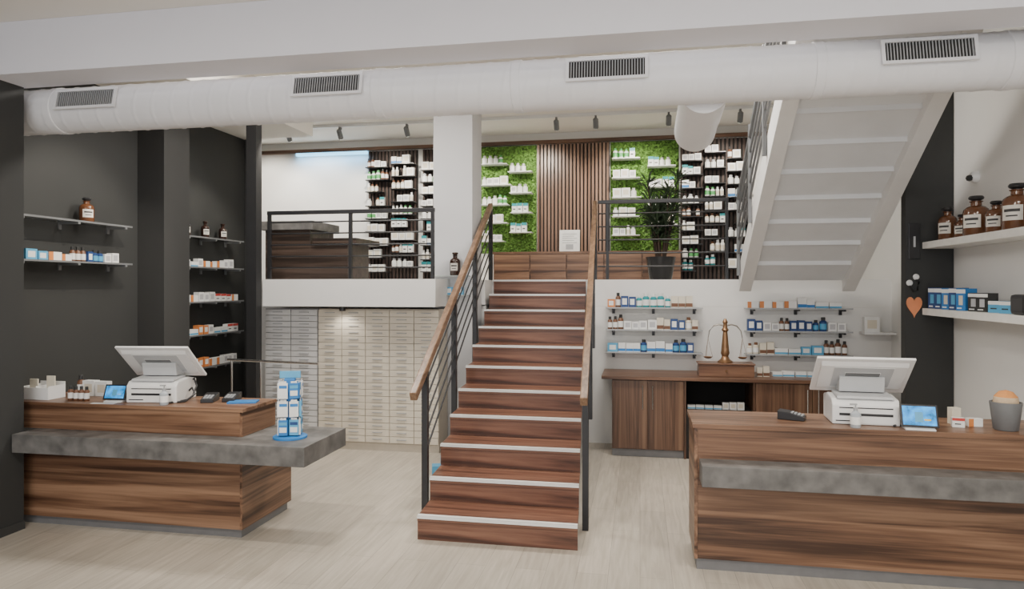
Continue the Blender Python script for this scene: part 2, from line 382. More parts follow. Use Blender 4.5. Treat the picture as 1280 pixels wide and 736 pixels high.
put('open_cabinet', MB().box(.44, .46, -.27, .29, .0, .799).box(1.108, 1.128, -.27, .29, 0, .799).box(.46, 1.108, .27, .29, 0, .799, 1).box(.46, 1.108, -.25, .27, .0, .50, 1).box(.461, 1.107, -.25, .27, .785, .799, 1).mesh('open_cabinet', [WALNUT_Z, DARKIN]), (0, 7.45, 0), label='open dark compartment between the base cabinets', category='cabinet')

bc = put('bench_cabinet', None, (-.73, 9.5, 1.828), label='low walnut bench cabinet below the slatted panel', category='cabinet')
put('body', MB().box(-1.27, 1.26, -.15, .15, 0, .37).mesh('body', WALNUT), parent=bc)
put('bench_top', MB().box(-1.28, 1.27, -.17, .15, .371, .40).mesh('bench_top', WALNUT, .002), parent=bc)
for i in range(5):
    put('door', MB().box(-.245, .245, -.018, 0, .01, .36).mesh('door', WALNUT, .002), (-1.01+i*.505, -.151, 0), parent=bc)

# ------------------------------------------------------------ products
PT = {}
def box_type(key, w, d, h, base, band, style, lab):
    mb = MB().box(-w/2, w/2, -d/2, d/2, 0, h, 0); f = -d/2-.0006
    if style == 0: mb.box(-w/2, w/2, f, -d/2, h*.08, h*.38, 1)
    if style == 1: mb.box(-w/2, -w/2+w*.35, f, -d/2, 0, h, 1)
    if style == 2: mb.box(-w*.32, w*.32, f, -d/2, h*.25, h*.8, 1)
    if style == 3: mb.box(-w/2, w/2, f, -d/2, h*.7, h, 1).box(-w*.3, w*.2, f, -d/2, h*.3, h*.42, 2)
    PT[key] = (mb.mesh('carton', [PAL[base], PAL[band], INK]), w, d, h, 'medicine_carton', lab, 'carton')
def bottle_type(key, r, h, body, cap, lab_, lab):
    mb = MB().lathe([(r*.9, 0), (r, h*.03), (r, h*.68), (r*.55, h*.78)], 14, 0)
    mb.lathe([(r*.6, h*.78), (r*.6, h*.98), (r*.5, h)], 12, 1)
    mb.lathe([(r*1.015, h*.15), (r*1.015, h*.55)], 14, 2)
    PT[key] = (mb.mesh('bottle', [PAL[body], PAL[cap], PAL[lab_]]), 2*r, 2*r, h, 'product_bottle', lab, 'bottle')
box_type('a', .07, .05, .09, 'white', 'blue', 0, 'white medicine carton with a blue band')
box_type('b', .10, .05, .06, 'white', 'orange', 1, 'flat white medicine carton with an orange end')
box_type('c', .06, .05, .11, 'white', 'teal', 3, 'tall white carton with a teal top')
box_type('d', .09, .05, .075, 'sky', 'white', 2, 'light blue carton with a white label')
box_type('e', .055, .045, .10, 'cream', 'brown', 0, 'cream carton with a brown band')
box_type('f', .08, .05, .07, 'white', 'red', 3, 'white carton with a red top')
box_type('g', .07, .05, .08, 'orange', 'white', 2, 'orange carton with a white label')
box_type('h', .075, .05, .085, 'white', 'green', 1, 'white carton with a green side')
box_type('i', .06, .05, .095, 'navy', 'white', 2, 'dark blue carton with a white label')
box_type('j', .07, .05, .08, 'white', 'silver', 2, 'plain white carton with a grey label')
box_type('k', .10, .06, .05, 'white', 'sky', 0, 'low white carton with a light blue band')
box_type('m', .09, .05, .10, 'white', 'cream', 2, 'tall white carton with a cream label')
bottle_type('p', .022, .12, 'white', 'white', 'cream', 'slim white plastic bottle with a pale label')
bottle_type('q', .03, .10, 'white', 'silver', 'white', 'short white jar with a grey cap')
bottle_type('r', .022, .125, 'brown', 'black', 'white', 'small brown bottle with a black cap')
bottle_type('s', .026, .11, 'white', 'green', 'green', 'white bottle with a green label')
bottle_type('t', .025, .105, 'cream', 'brown', 'white', 'cream bottle with a brown cap')
bottle_type('u', .028, .12, 'teal', 'white', 'white', 'teal bottle with a white label')
bottle_type('w', .027, .11, 'navy', 'black', 'sky', 'dark blue bottle with a black cap')
def item(key, x, y, z, rz, group, s=1.0):
    me, w, d, h, nm, lab, cat = PT[key]
    o = put(nm, me, (x, y, z), (0, 0, rz), label=lab, category=cat, group=group)
    if s != 1: o.scale = (s, s, s)
def fill(a, b, z, rz, keys, group, skip=.08, smin=.9, smax=1.1, gap=.006):
    """stand products side by side on a shelf from a to b (both xy)"""
    a = Vector(a); b = Vector(b); L = (b-a).length; d = (b-a)/L; t = 0; k = random.choice(keys); n = 0
    while True:
        if n <= 0: k = random.choice(keys); n = random.choice((1, 2, 2, 3))
        n -= 1; s = random.uniform(smin, smax); w = PT[k][1]*s
        if t+w > L: break
        if random.random() > skip:
            p = a+d*(t+w/2); item(k, p.x, p.y, z, rz+random.uniform(-.04, .04), group, s)
        t += w+gap+random.random()*.006

# ------------------------------------------------------------ back wall panels
BW = 9.799
def slats(x0, x1, z0, z1, y, m, base, pitch, lab):
    mb = MB().box(x0, x1, -.012, 0, z0, z1, 1); x = x0
    while x+pitch*.6 <= x1: mb.box(x, x+pitch*.6, -.035, -.012, z0, z1, 0); x += pitch
    return put('slat_panel', mb.mesh('slat_panel', [m, base]), (0, y, 0), label=lab, category='wall panel')
slats(-1.45, -.42, 2.23, 3.785, BW, SLATWOOD, DARKIN, .052, 'vertical brown timber slat panel between green moss walls')
MEZ = ['p', 'm', 'q', 'q', 'j', 'j', 'p', 's', 'c', 't', 'm', 'a', 'r', 'm']
def shelf_unit(x0, x1, cols, lab):
    w = x1-x0; u = put('shelf_unit', None, ((x0+x1)/2, BW, 1.828), label=lab, category='shelf unit', group='slatted shelf units on the mezzanine')
    mb = MB().box(-w/2, w/2, -.012, 0, 0, 1.95, 1); x = -w/2
    while x+.03 <= w/2: mb.box(x, x+.03, -.03, -.012, 0, 1.95, 0); x += .055
    put('back_panel', mb.mesh('back_panel', [DARKSLAT, DARKIN]), parent=u)
    cw = w/cols; wx = (x0+x1)/2
    for c in range(cols):
        z = .13+(0, .07, .03, .1)[c % 4]
        while z < 1.78:
            a = -w/2+c*cw+.012; b = a+cw-.024
            if random.random() < .12: b -= cw*.3
            elif random.random() < .12: a += cw*.3
            put('shelf', MB().box(a, b, -.19, -.031, 0, .012).mesh('shelf', BLACKP), (0, 0, z), parent=u)
            keys = MEZ if z > .45 else MEZ+['s', 'u', 'h', 'r', 'g', 's']
            fill((wx+a+.005, 9.68), (wx+b-.005, 9.68), 1.828+z+.0125, 0, keys, 'products on the mezzanine shelf units', .02, 1.05, 1.3)
            z += random.choice((.175, .185, .19, .21))
shelf_unit(-4.01, -3.24, 2, 'dark slatted shelf unit filled with white product bottles')
shelf_unit(-3.16, -2.62, 2, 'dark slatted shelf unit partly behind the column')
shelf_unit(.55, 1.45, 3, 'dark slatted shelf unit with white products by the steel stair')
def moss(x0, x1, z0, z1, lab):
    nx, nz = int((x1-x0)/.016), int((z1-z0)/.016); vs = []; fs = []
    for j in range(nz+1):
        for i in range(nx+1):
            e = (i in (0, nx)) or (j in (0, nz))
            vs.append((x0+(x1-x0)*i/nx, 0 if e else -.015-random.random()*.04, z0+(z1-z0)*j/nz))
    for j in range(nz):
        for i in range(nx): a = j*(nx+1)+i; fs.append((a, a+1, a+nx+2, a+nx+1))
    put('moss_panel', MB()._add(vs, fs, 0).mesh('moss_panel', MOSS), (0, BW, 0), label=lab, category='moss wall')
moss(-2.40, -1.46, 2.23, 3.785, 'bright green preserved moss wall panel behind white shelves')
moss(-.41, .53, 2.23, 3.785, 'bright green preserved moss wall panel behind the plant')
put('led_strip', MB().box(-5.18, -4.03, -.05, 0, 3.745, 3.785).mesh('led_strip', LEDM), (0, BW, 0), label='glowing blue LED strip along the white wall top', category='light')

def floating(x0, x1, z, group='white floating shelves on the moss walls'):
    w = x1-x0
    put('floating_shelf', MB().box(-w/2, w/2, -.09, .09, -.012, 0).mesh('floating_shelf', WHITEP, .002), ((x0+x1)/2, 9.65, z), label='small white floating shelf on the moss wall', category='shelf', group=group)
    fill((x0+.01, 9.64), (x1-.01, 9.64), z+.001, 0, ['p', 'q', 'j', 'm', 'q', 's', 'c', 'm'], 'products on the moss wall shelves', .0, 1.1, 1.3)
for (x0, x1, z) in [(-2.24, -1.86, 3.50), (-1.84, -1.5, 3.38), (-2.24, -1.80, 3.20), (-2.24, -1.84, 2.92), (-1.82, -1.5, 3.08), (-2.15, -1.85, 2.66), (-1.80, -1.5, 2.80), (-2.24, -1.9, 2.40), (-1.82, -1.5, 2.52)]:
    floating(x0, x1, z)
for (x0, x1, z) in [(-.38, -.0, 3.52), (.1, .48, 3.40), (-.38, 0, 3.25), (-.38, .02, 2.98), (.1, .48, 3.12), (-.38, 0, 2.72), (-.38, .0, 2.46), (.12, .5, 2.60), (.1, .48, 2.86)]:
    floating(x0, x1, z)

def glass_shelf(cx, cy, z, L, depth, rz, lab, group, gm=None):
    s = put('wall_shelf', None, (cx, cy, z), (0, 0, rz), label=lab, category='shelf', group=group)
    put('shelf_board', MB().box(-L/2, L/2, -depth, 0, -.010, 0).mesh('shelf_board', gm or GLASS, .001), parent=s)
    put('front_lip', MB().box(-L/2, L/2, -depth-.003, -depth-.0005, -.010, .006).mesh('front_lip', GREYP if gm else MIDGREY), parent=s)
    n = max(2, int(L/.45)+1)
    for i in range(n):
        x = -L/2+.08+(L-.16)*i/(n-1)
        put('bracket', MB().box(x-.012, x+.012, -depth-.004, 0, -.028, -.0105).box(x-.015, x+.015, -.014, 0, -.07, -.0105).mesh('bracket', BLACK if gm else MIDGREY), parent=s)
glass_shelf(-4.9, 5.09, 2.31, 1.25, .2, pi/2, 'dark glass wall shelf holding an old amber bottle', 'glass shelves on the charcoal wall')
glass_shelf(-4.9, 5.09, 1.96, 1.25, .2, pi/2, 'dark glass wall shelf with a row of medicine cartons', 'glass shelves on the charcoal wall')
LK = ['a', 'b', 'd', 'f', 'k', 'j', 'a', 'c', 'h', 'b', 'i', 'w', 'r']
fill((-4.78, 4.62), (-4.78, 5.68), 1.961, pi/2, LK, 'cartons on the charcoal wall shelf', .0, 1.0, 1.25)
for z in (2.29, 1.96, 1.58, 1.22, .86):
    glass_shelf(-4.9, 7.02, z, 1.1, .2, pi/2, 'dark glass wall shelf in the narrow charcoal niche', 'glass shelves in the charcoal niche')
    if z < 2: fill((-4.78, 6.5), (-4.78, 7.55), z+.001, pi/2, ['b', 'f', 'g', 'j', 'a', 'e', 'k', 'b', 'd'], 'cartons in the charcoal niche', .0, 1.1, 1.35)
for (x0, x1, nm) in ((-.37, .66, 'l'), (1.10, 2.15, 'r')):
    for z in (1.52, 1.28, 1.035):
        glass_shelf((x0+x1)/2, 7.749, z, x1-x0, .17, 0, 'glass wall shelf with products above the worktop', 'glass shelves above the worktop', GLASSL)
        if nm == 'l': ks = ['g', 'w', 'r', 'i', 'e', 'k', 'u', 'b'] if z > 1.4 else (['w', 'e', 'i', 't', 'r', 'j'] if z > 1.2 else ['d', 'a', 'i', 'w', 'c', 'r'])
        else: ks = ['k', 'e', 'k', 'g', 'a', 'b'] if z > 1.4 else (['i', 'd', 'j', 'k', 'w', 'r'] if z > 1.2 else ['d', 'e', 'i', 'b', 'k', 't', 'r'])
        fill((x0+.02, 7.65), (x1-.02, 7.65), z+.001, 0, ks, 'products on the shelves above the worktop', .0, 1.05, 1.35, .003)

# ------------------------------------------------------------ apothecary bottles
def apoth(x, y, z, h, r, rz, dark, lab, group=None):
    b = put('apothecary_bottle', None, (x, y, z), (0, 0, rz), label=lab, category='bottle', group=group)
    m = AMBERD if dark else AMBER
    put('bottle_body', MB().lathe([(r*.92, 0), (r, .01), (r, h*.58), (r*.93, h*.66), (r*.7, h*.72), (r*.42, h*.755), (r*.40, h*.83), (r*.52, h*.845), (r*.52, h*.86)], 28).mesh('bottle_body', m), parent=b)
    put('stopper', MB().lathe([(r*.34, h*.861), (r*.36, h*.88), (r*.55, h*.91), (r*.60, h*.95), (r*.5, h*.99), (r*.2, h)], 20).mesh('stopper', BLACKP if not dark else m), parent=b)
    def patch(mb, ang, z0, z1, k, mi, off=0):
        n = 8; vs = []; fs = []
        for i in range(n+1):
            t = -pi/2+off-ang/2+i*ang/n
            for zz in (z0, z1): vs.append((r*k*math.cos(t), r*k*math.sin(t), zz))
        for i in range(n): fs.append((2*i, 2*i+2, 2*i+3, 2*i+1))
        mb._add(vs, fs, mi, True)
    mb = MB(); patch(mb, 1.5, h*.2, h*.52, 1.012, 0)
    patch(mb, 1.1, h*.38, h*.44, 1.022, 1); patch(mb, .8, h*.28, h*.31, 1.022, 1)
    put('bottle_label', mb.mesh('bottle_label', [LABEL, INK]), parent=b)
apoth(-4.79, 5.27, 2.311, .22, .06, pi/2-.6, 0, 'amber apothecary bottle with a paper label on the upper glass shelf')
for y in (6.62, 6.95, 7.28): apoth(-4.79, y, 2.291, .19, .045, pi/2-.6, 1, 'dark apothecary bottle with paper label in the niche', 'dark bottles in the charcoal niche')
def boardshelf(z, lab):
    put('wall_shelf', MB().box(-.125, .125, -1.54, 1.54, -.055, 0).mesh('wall_shelf', mat('shelf_white', (.82, .81, .77), .5), .003), (2.444, 4.74, z), label=lab, category='shelf')
boardshelf(2.119, 'thick white wall shelf with amber apothecary bottles')
boardshelf(1.569, 'thick white wall shelf with blue cartons')
G = 'amber bottles on the white shelf'
L2 = 'amber apothecary bottle with a paper label on the white shelf'
for (y, h, r, dx) in ((6.10, .27, .068, 0), (5.89, .19, .055, .02), (5.62, .30, .085, 0), (5.35, .23, .065, .01), (5.06, .31, .085, 0), (4.78, .25, .07, 0)):
    apoth(2.44+dx, y, 2.12, h, r, -pi/2+.75, 0, L2, G)
def device_box(key, w, d, h, base, pic, lab):
    f = -d/2-.0006
    mb = MB().box(-w/2, w/2, -d/2, d/2, 0, h, 0).box(-w*.5, w*.5, f, -d/2, h*.78, h*.96, 1).box(-w*.22, w*.22, f, -d/2, h*.25, h*.68, 2).box(-w*.4, w*.1, f, -d/2, h*.08, h*.14, 1)
    PT[key] = (mb.mesh('carton', [PAL[base], PAL['white'], PAL[pic]]), w, d, h, 'medicine_carton', lab, 'carton')
device_box('navyb', .085, .1, .17, 'navy', 'sky', 'tall dark blue device carton with white and light blue print')
device_box('tealb', .085, .1, .165, 'blue', 'cream', 'tall blue device carton with white and cream print')
device_box('greyb', .10, .09, .14, 'black', 'silver', 'dark grey device carton with pale print')
box_type('bluew', .13, .09, .10, 'sky', 'white', 3, 'light blue and white carton')
for i, k in enumerate(('navyb', 'navyb', 'tealb', 'navyb', 'tealb')): item(k, 2.40, 6.19-i*.128, 1.57, -pi/2+.35, 'blue cartons on the white shelf')
for i in range(2): item('greyb', 2.42, 5.54-i*.13, 1.57, -pi/2+.35, 'grey cartons on the white shelf', .95)
for i in range(2): item('bluew', 2.42, 5.25-i*.15, 1.57, -pi/2+.3, 'light cartons on the white shelf', .8)
cs = put('camera_case', None, (2.42, 4.86, 1.57), label='black soft case with a handle on the shelf', category='case')
put('case_body', MB().box(-.08, .08, -.09, .09, 0, .13).mesh('case_body', BLACKP, .025), parent=cs)
put('case_handle', MB().tube([(0, -.05, .125), (0, -.04, .16), (0, .04, .16), (0, .05, .125)], .007, 8).mesh('case_handle', BLACKP), parent=cs)

for z, k in ((1.87, 0), (1.66, 1)):
    put('column_shelf', MB().box(-.20, .20, -.14, 0, -.012, 0).mesh('column_shelf', GLASSL), (-2.02, 7.299, z), label='small glass shelf on the white column', category='shelf', group='small shelves on the column')
apoth(-1.97, 7.22, 1.871, .25, .058, 0, 1, 'dark amber apothecary bottle on the column shelf')
fill((-2.2, 7.22), (-1.84, 7.22), 1.661, 0, ['d', 'a', 'd', 'k'], 'blue cartons on the column shelf', 0, 1.1, 1.2)
put('side_shelf', MB().box(-.15, .15, -.2, 0, -.02, 0).mesh('side_shelf', WHITEP), (2.40, 7.749, 1.28), label='short white shelf with pale cartons', category='shelf')
fill((2.26, 7.62), (2.54, 7.62), 1.281, 0, ['j', 'm', 'j'], 'pale cartons on the short white shelf', 0, 1.4, 1.6)
fill((.48, 7.27), (1.09, 7.27), .501, 0, ['k', 'j', 'k', 'e', 'm'], 'cartons in the open cabinet', 0, .7, .8)
fill((1.33, 7.4), (1.85, 7.4), .835, 0, ['d', 'k', 'u', 'k'], 'cartons on the walnut worktop', 0)
fill((1.17, 7.35), (1.31, 7.35), .835, 0, ['e', 'e'], 'cartons on the walnut worktop', 0)

# ------------------------------------------------------------ antique balance
sc = put('balance_scale', None, (.86, 7.35, .835), label='antique brass apothecary balance on a wooden drawer box', category='scale')
put('wooden_base', MB().box(-.27, .27, -.11, .11, 0, .12).box(-.28, .28, -.12, .12, .121, .135).mesh('wooden_base', wood('scale_wood', (.08, .035, .02), (.16, .075, .042), (.24, .125, .07), 0), .004), parent=sc)
put('drawer_knob', MB().lathe([(.004, 0), (.012, .01), (.008, .02)], 12).mesh('drawer_knob', BRASS), (0, -.11, .06), (pi/2, 0, 0), parent=sc)
put('column', MB().lathe([(.075, .136), (.075, .148), (.045, .17), (.032, .20), (.044, .23), (.04, .26), (.026, .42), (.022, .45), (.038, .47), (.024, .49), (.019, .53), (.028, .55), (.01, .585)], 20).mesh('column', BRASS), parent=sc)
ST = mat('scale_steel', (.34, .31, .27), .3, metal=.8)
put('beam', MB().tube([(-.17, 0, .38), (-.155, 0, .46), (-.115, 0, .51), (-.06, 0, .525), (0, 0, .51), (.06, 0, .525), (.115, 0, .51), (.155, 0, .46), (.17, 0, .38)], [.004, .005, .007, .008, .010, .008, .007, .005, .004], 10).mesh('beam', ST), parent=sc)
for s in (-1, 1):
    put('pan', MB().lathe([(.0, 0), (.03, .006), (.045, .02), (.047, .022), (.03, .01), (0, .004)], 20).mesh('pan', BRASS), (s*.17, 0, .17), parent=sc)
    for a in range(3):
        t = a*2*pi/3
        put('chain', MB().tube([(s*.17, 0, .38), (s*.17+.045*math.cos(t), .045*math.sin(t), .191)], .0018, 6).mesh('chain', BRASS), parent=sc)

# ------------------------------------------------------------ counter equipment
def pos(x, y, z, rz, lab):
    p = put('checkout_terminal', None, (x, y, z), (0, 0, rz), label=lab, category='checkout terminal')
    put('printer_body', MB().prism([(-.13, 0), (.15, 0), (.15, .15), (.05, .17), (-.10, .155), (-.13, .12)], -.19, .19).mesh('printer_body', WHITEP, .010), parent=p)
    put('printer_lid', MB().prism([(-.12, .1565), (.05, .171), (.05, .185), (-.11, .172)], -.16, .16).mesh('printer_lid', PALEGREY, .004), parent=p)
    put('paper_slot', MB().box(-.15, .15, -.1325, -.130, .055, .07).box(-.15, .15, -.132, -.13, .10, .106).box(-.17, -.06, -.132, -.13, .02, .026).mesh('paper_slot', BLACKP), parent=p)
    put('stand_arm', MB().prism([(-.02, .186), (.08, .186), (.09, .25), (.02, .30), (-.04, .28)], -.13, .13).mesh('stand_arm', PALEGREY, .006), parent=p)
    s = put('screen_housing', MB().box(-.275, .275, -.004, .012, 0, .36).prism([(-.004, .03), (-.018, .06), (-.018, .30), (-.004, .33)], -.245, .245, 0).box(-.17, .17, -.021, -.018, .08, .29, 1).box(-.10, .10, -.024, -.021, .16, .24, 2).mesh('screen_housing', [WHITEP, PALEGREY, MIDGREY], .002), (0, .14, .17), (.86, 0, 0), parent=p)
    put('screen_glass', MB().box(-.26, .26, .0125, .015, .015, .345).mesh('screen_glass', BLACKP), parent=s)
    put('cable', MB().tube([(.15, .1, .12), (.20, .1, .15), (.24, .06, .10), (.24, .0, .03), (.21, -.03, .007), (.15, -.15, .007)], .007, 8).mesh('cable', BLACKP), parent=p)
    put('cable', MB().tube([(.18, .05, .06), (.22, .03, .09), (.26, .0, .05), (.23, -.08, .007), (.19, -.12, .007)], .007, 8).mesh('cable', BLACKP), parent=p)
pos(-3.52, 4.58, .901, .12, 'white checkout terminal seen from behind, by the dark wall')
pos(1.36, 4.64, .906, -.06, 'white checkout terminal seen from behind, by the white wall')
def tablet(x, y, z, rz, w, lab):
    t = put('customer_display', None, (x, y, z), (0, 0, rz), label=lab, category='tablet')
    put('stand', MB().prism([(-.05, 0), (.07, 0), (.07, .012), (.03, .05), (-.03, .012), (-.05, .008)], -w*.4, w*.4).mesh('stand', WHITEP, .003), parent=t)
    b = put('tablet_body', MB().box(-w/2, w/2, -.006, .006, 0, w*.68).mesh('tablet_body', BLACKP, .004), (0, -.03, .016), (-.35, 0, 0), parent=t)
    put('screen', MB().box(-w/2+.012, w/2-.012, -.0075, -.0062, .012, w*.68-.012).box(-w*.12, w*.1, -.0079, -.0076, .03, w*.45, 1).box(w*.12, w*.3, -.0079, -.0076, .04, w*.25, 2).mesh('screen', [SCREENB, PAL['sky'], PAL['yellow']]), parent=b)
tablet(-3.80, 4.46, .901, .1, .17, 'small tablet display with a blue screen beside the terminal')
tablet(1.62, 4.44, .906, -.1, .20, 'small tablet display with a bright blue screen beside the terminal')
put('leaflet', MB().box(-.09, .09, -.02, .02, 0, .002).mesh('leaflet', PAL['white']), (-3.83, 4.37, .901), (0, 0, .1), label='white leaflet in front of the tablet', category='paper')
put('leaflet', MB().box(-.1, .1, -.06, .06, 0, .01).mesh('leaflet', PAL['blue']), (-2.86, 4.6, .901), (0, 0, .3), label='stack of blue leaflets on the counter end', category='paper')
def sanitizer(x, y, z, lab):
    b = put('sanitizer_bottle', None, (x, y, z), label=lab, category='bottle')
    put('bottle_body', MB().lathe([(.028, 0), (.03, .005), (.03, .08), (.012, .098), (.012, .104)], 18).mesh('bottle_body', mat('clear_plastic', (.6, .65, .7), .1, alpha=.6)), parent=b)
    put('label', MB().lathe([(.0305, .02), (.0305, .065)], 18).mesh('label', PAL['white']), parent=b)
    put('pump', MB().lathe([(.013, .104), (.013, .118), (.004, .12), (.004, .135)], 12).box(-.03, .008, -.007, .007, .134, .142).mesh('pump', GREYP), parent=b)
sanitizer(-3.36, 4.40, .901, 'clear hand sanitizer pump bottle by the terminal')
sanitizer(1.27, 4.43, .906, 'clear hand sanitizer pump bottle by the terminal')
def reader(x, y, z, rz):
    r = put('card_reader', None, (x, y, z), (0, 0, rz), label='black payment card reader on the counter', category='card reader')
    put('reader_body', MB().prism([(-.08, 0), (.08, 0), (.08, .055), (.02, .05), (-.08, .025)], -.045, .045).mesh('reader_body', BLACKP, .004), parent=r)
    kp = MB()
    for i in range(3):
        for j in range(4): kp.box(-.03+i*.022, -.014+i*.022, -.07+j*.02, -.057+j*.02, .03, .036+j*.004)
    put('keypad', kp.mesh('keypad', GREYP), parent=r)
reader(-3.13, 4.6, .901, .3); reader(.95, 4.63, .906, 1.2); reader(-2.99, 4.66, .901, .2)
og = put('desk_organizer', None, (-4.46, 4.5, .901), label='white desk organizer with papers at the counter end', category='organizer')
put('organizer_box', MB().box(-.11, .11, -.08, -.075, 0, .09).box(-.11, .11, .075, .08, 0, .12).box(-.11, -.105, -.075, .075, 0, .1).box(.105, .11, -.075, .075, 0, .1).box(-.105, .105, -.075, .075, 0, .005).box(-.0025, .0025, -.075, .075, .005, .1).mesh('organizer_box', WHITEP), parent=og)
put('papers', MB().box(-.09, -.02, -.04, -.03, .006, .15).box(.02, .09, .0, .01, .006, .17).mesh('papers', PAL['cream']), parent=og)
fill((-4.33, 4.68), (-4.0, 4.68), .901, 0, ['t', 'r', 'e', 'r', 'm'], 'small products on the counter', 0, 1.1, 1.3)
fill((-4.2, 4.45), (-4.02, 4.45), .901, 0, ['r', 'r'], 'small products on the counter', 0, .8, .9)
cp = put('grey_cup', None, (2.12, 4.52, .906), label='dark grey cup holding a beige and orange brush', category='cup')
put('cup_body', MB().lathe([(.06, 0), (.064, .005), (.082, .155), (.082, .165), (.074, .165), (.07, .15), (.056, .01), (0, .008)], 28).mesh('cup_body', MIDGREY), parent=cp)
put('brush_head', MB().lathe([(.0, .07), (.05, .1), (.066, .155), (.06, .195)], 24, 0).lathe([(.06, .195), (.035, .225), (0, .235)], 24, 1).mesh('brush_head', [mat('beige_fluff', (.62, .47, .31), .9, bump=.6, scale=60), mat('orange_fluff', (.65, .28, .09), .9, bump=.6, scale=60)]), parent=cp)
item('e', 1.90, 4.66, .906, .2, 'small cartons on the counter'); item('b', 1.985, 4.60, .906, .1, 'small cartons on the counter', .8); item('f', 1.88, 4.56, .906, -.2, 'small cartons on the counter', .8)

# square spinner rack on left ledge
rk = put('spinner_rack', None, (-2.38, 4.40, .706), (0, 0, .35), label='squarish blue countertop rack with hanging packets on the ledge', category='display rack')
put('base', MB().lathe([(.115, 0), (.115, .012), (.10, .02), (.02, .025)], 28).mesh('base', PAL['blue']), parent=rk)
put('core_panel', MB().box(-.035, .035, -.035, .035, .026, .41).mesh('core_panel', PAL['blue'], .003), parent=rk)
put('header', MB().box(-.07, .07, -.006, .006, .411, .46).mesh('header', PAL['sky'], .003), parent=rk)
pks = [MB().box(-.030, .030, -.008, .008, 0, .105, 0).box(-.024, .024, -.0088, -.008, .02, .055, 1).box(-.026, .026, -.0088, -.008, .07, .09, 2).box(-.02, .02, -.002, .002, .105, .118, 1).mesh('blister_pack', [PAL[c], PAL['white'], PAL[c2]]) for c, c2 in (('sky', 'navy'), ('blue', 'sky'), ('white', 'blue'))]
Rz = Matrix.Rotation(.35, 3, 'Z')
for f in range(4):
    Rf = Matrix.Rotation(f*pi/2, 3, 'Z')
    for cx in (-.035, .035):
        for tz in (.03, .155, .28):
            a = Rf@Vector((cx*.8, -.035, tz+.116)); b = Rf@Vector((cx, -.086, tz+.116))
            put('hook', MB().tube([a, b], .002, 6).mesh('hook', CHROME), parent=rk)
            p = Rz@(Rf@Vector((cx, -.062-random.random()*.012, 0)))
            put('blister_pack', random.choice(pks), (-2.38+p.x, 4.40+p.y, .706+tz), (0, 0, .35+f*pi/2+random.uniform(-.12, .12)), label='blue and white blister pack hanging on the rack', category='package', group='blister packs on the countertop rack')

rr = put('metal_rail', None, (-3.37, 5.9, 0), label='straight thin chrome tube rail behind the counter', category='rail')
put('top_tube', MB().tube([(-.46, 0, 1.06), (.46, 0, 1.04)], .012, 12).mesh('top_tube', CHROME), parent=rr)
for s in (-.42, -.12): put('post', MB().tube([(s, 0, 0), (s, 0, 1.05)], .010, 12).lathe([(.04, 0), (.04, .01)], 16, c=(s, 0, 0)).mesh('post', CHROME), parent=rr)

nb = put('framed_notice', None, (-.95, 9.42, 2.229), label='small white printed notice standing on the bench', category='sign')
put('board', MB().box(-.14, .14, -.006, .006, 0, .30).mesh('board', PAL['white'], .002), (0, 0, 0), (-.12, 0, 0), parent=nb)
tx = MB()
for k in range(5): tx.box(-.10, .10-.04*(k % 2), -.0075, -.006, .24-k*.03, .247-k*.03)
tx.box(-.05, .05, -.0075, -.006, .03, .10)
put('print', tx.mesh('print', GREYP), (0, 0, 0), (-.12, 0, 0), parent=nb)

pl = put('potted_plant', None, (.24, 8.32, 1.828), label='tall dark-leaved plant in a black pot behind the balustrade', category='plant')
put('pot', MB().lathe([(.12, 0), (.13, .01), (.17, .24), (.175, .27), (.158, .27), (.145, .22), (0, .22)], 28).mesh('pot', mat('black_pot', (.02, .02, .021), .25)), parent=pl)
stems = MB(); lv = MB()
for i in range(11):
    a = i*2*pi/11+random.uniform(-.3, .3); rr_ = random.uniform(.06, .24); hgt = random.uniform(.7, 1.25)
    tip = Vector((rr_*math.cos(a), rr_*math.sin(a), hgt)); base = Vector((.04*math.cos(a), .04*math.sin(a), .215))
    stems.tube([base.lerp(tip, t) for t in (0, .35, .7, 1)], [.012, .01, .008, .005], 7)
    for k in range(64):
        u = random.uniform(.40, 1); p = base.lerp(tip, u); b = random.uniform(0, 2*pi); el = random.uniform(-.2, 1.1); Lf = random.uniform(.14, .27)
        d = Vector((math.cos(b)*math.cos(el), math.sin(b)*math.cos(el), math.sin(el)))
        sdv = d.cross(Vector((0, 0, 1))).normalized()*.014
        m1 = p+d*Lf*.5; e = p+d*Lf+Vector((0, 0, -.15*Lf))
        lv._add([p, m1+sdv, e, m1-sdv], [(0, 1, 2, 3)], 0)
put('stem', stems.mesh('stem', STEMM), parent=pl)
put('foliage', lv.mesh('foliage', LEAF, recalc=False), parent=pl)

def heart(n=30, s=.06, t=.012):
    pts = []
    for i in range(n):
        a = 2*pi*i/n; x = 16*math.sin(a)**3; z = 13*math.cos(a)-5*math.cos(2*a)-2*math.cos(3*a)-math.cos(4*a); pts.append((x/16*s, z/16*s*1.6))
    mb = MB(); v = [(x, -t, z) for x, z in pts]+[(x, 0, z) for x, z in pts]
    return mb._add(v, [list(range(n)), list(range(n, 2*n))[::-1]]+[(i, i+n, (i+1) % n+n, (i+1) % n) for i in range(n)], 0)
put('heart_decoration', heart().mesh('heart_decoration', PAL['peach']), (2.262, 6.299, 1.59), label='peach orange felt heart hanging on the charcoal column', category='decoration')
tg = put('hanging_tag', None, (2.262, 6.299, 1.98), label='tall glossy black tag hanging on the charcoal column', category='tag')
put('tag_card', MB().box(-.045, .045, -.012, 0, 0, .30).mesh('tag_card', BLACKP, .004), parent=tg)
put('tag_print', MB().box(-.008, .008, -.0135, -.012, .10, .19).mesh('tag_print', PALEGREY), parent=tg)
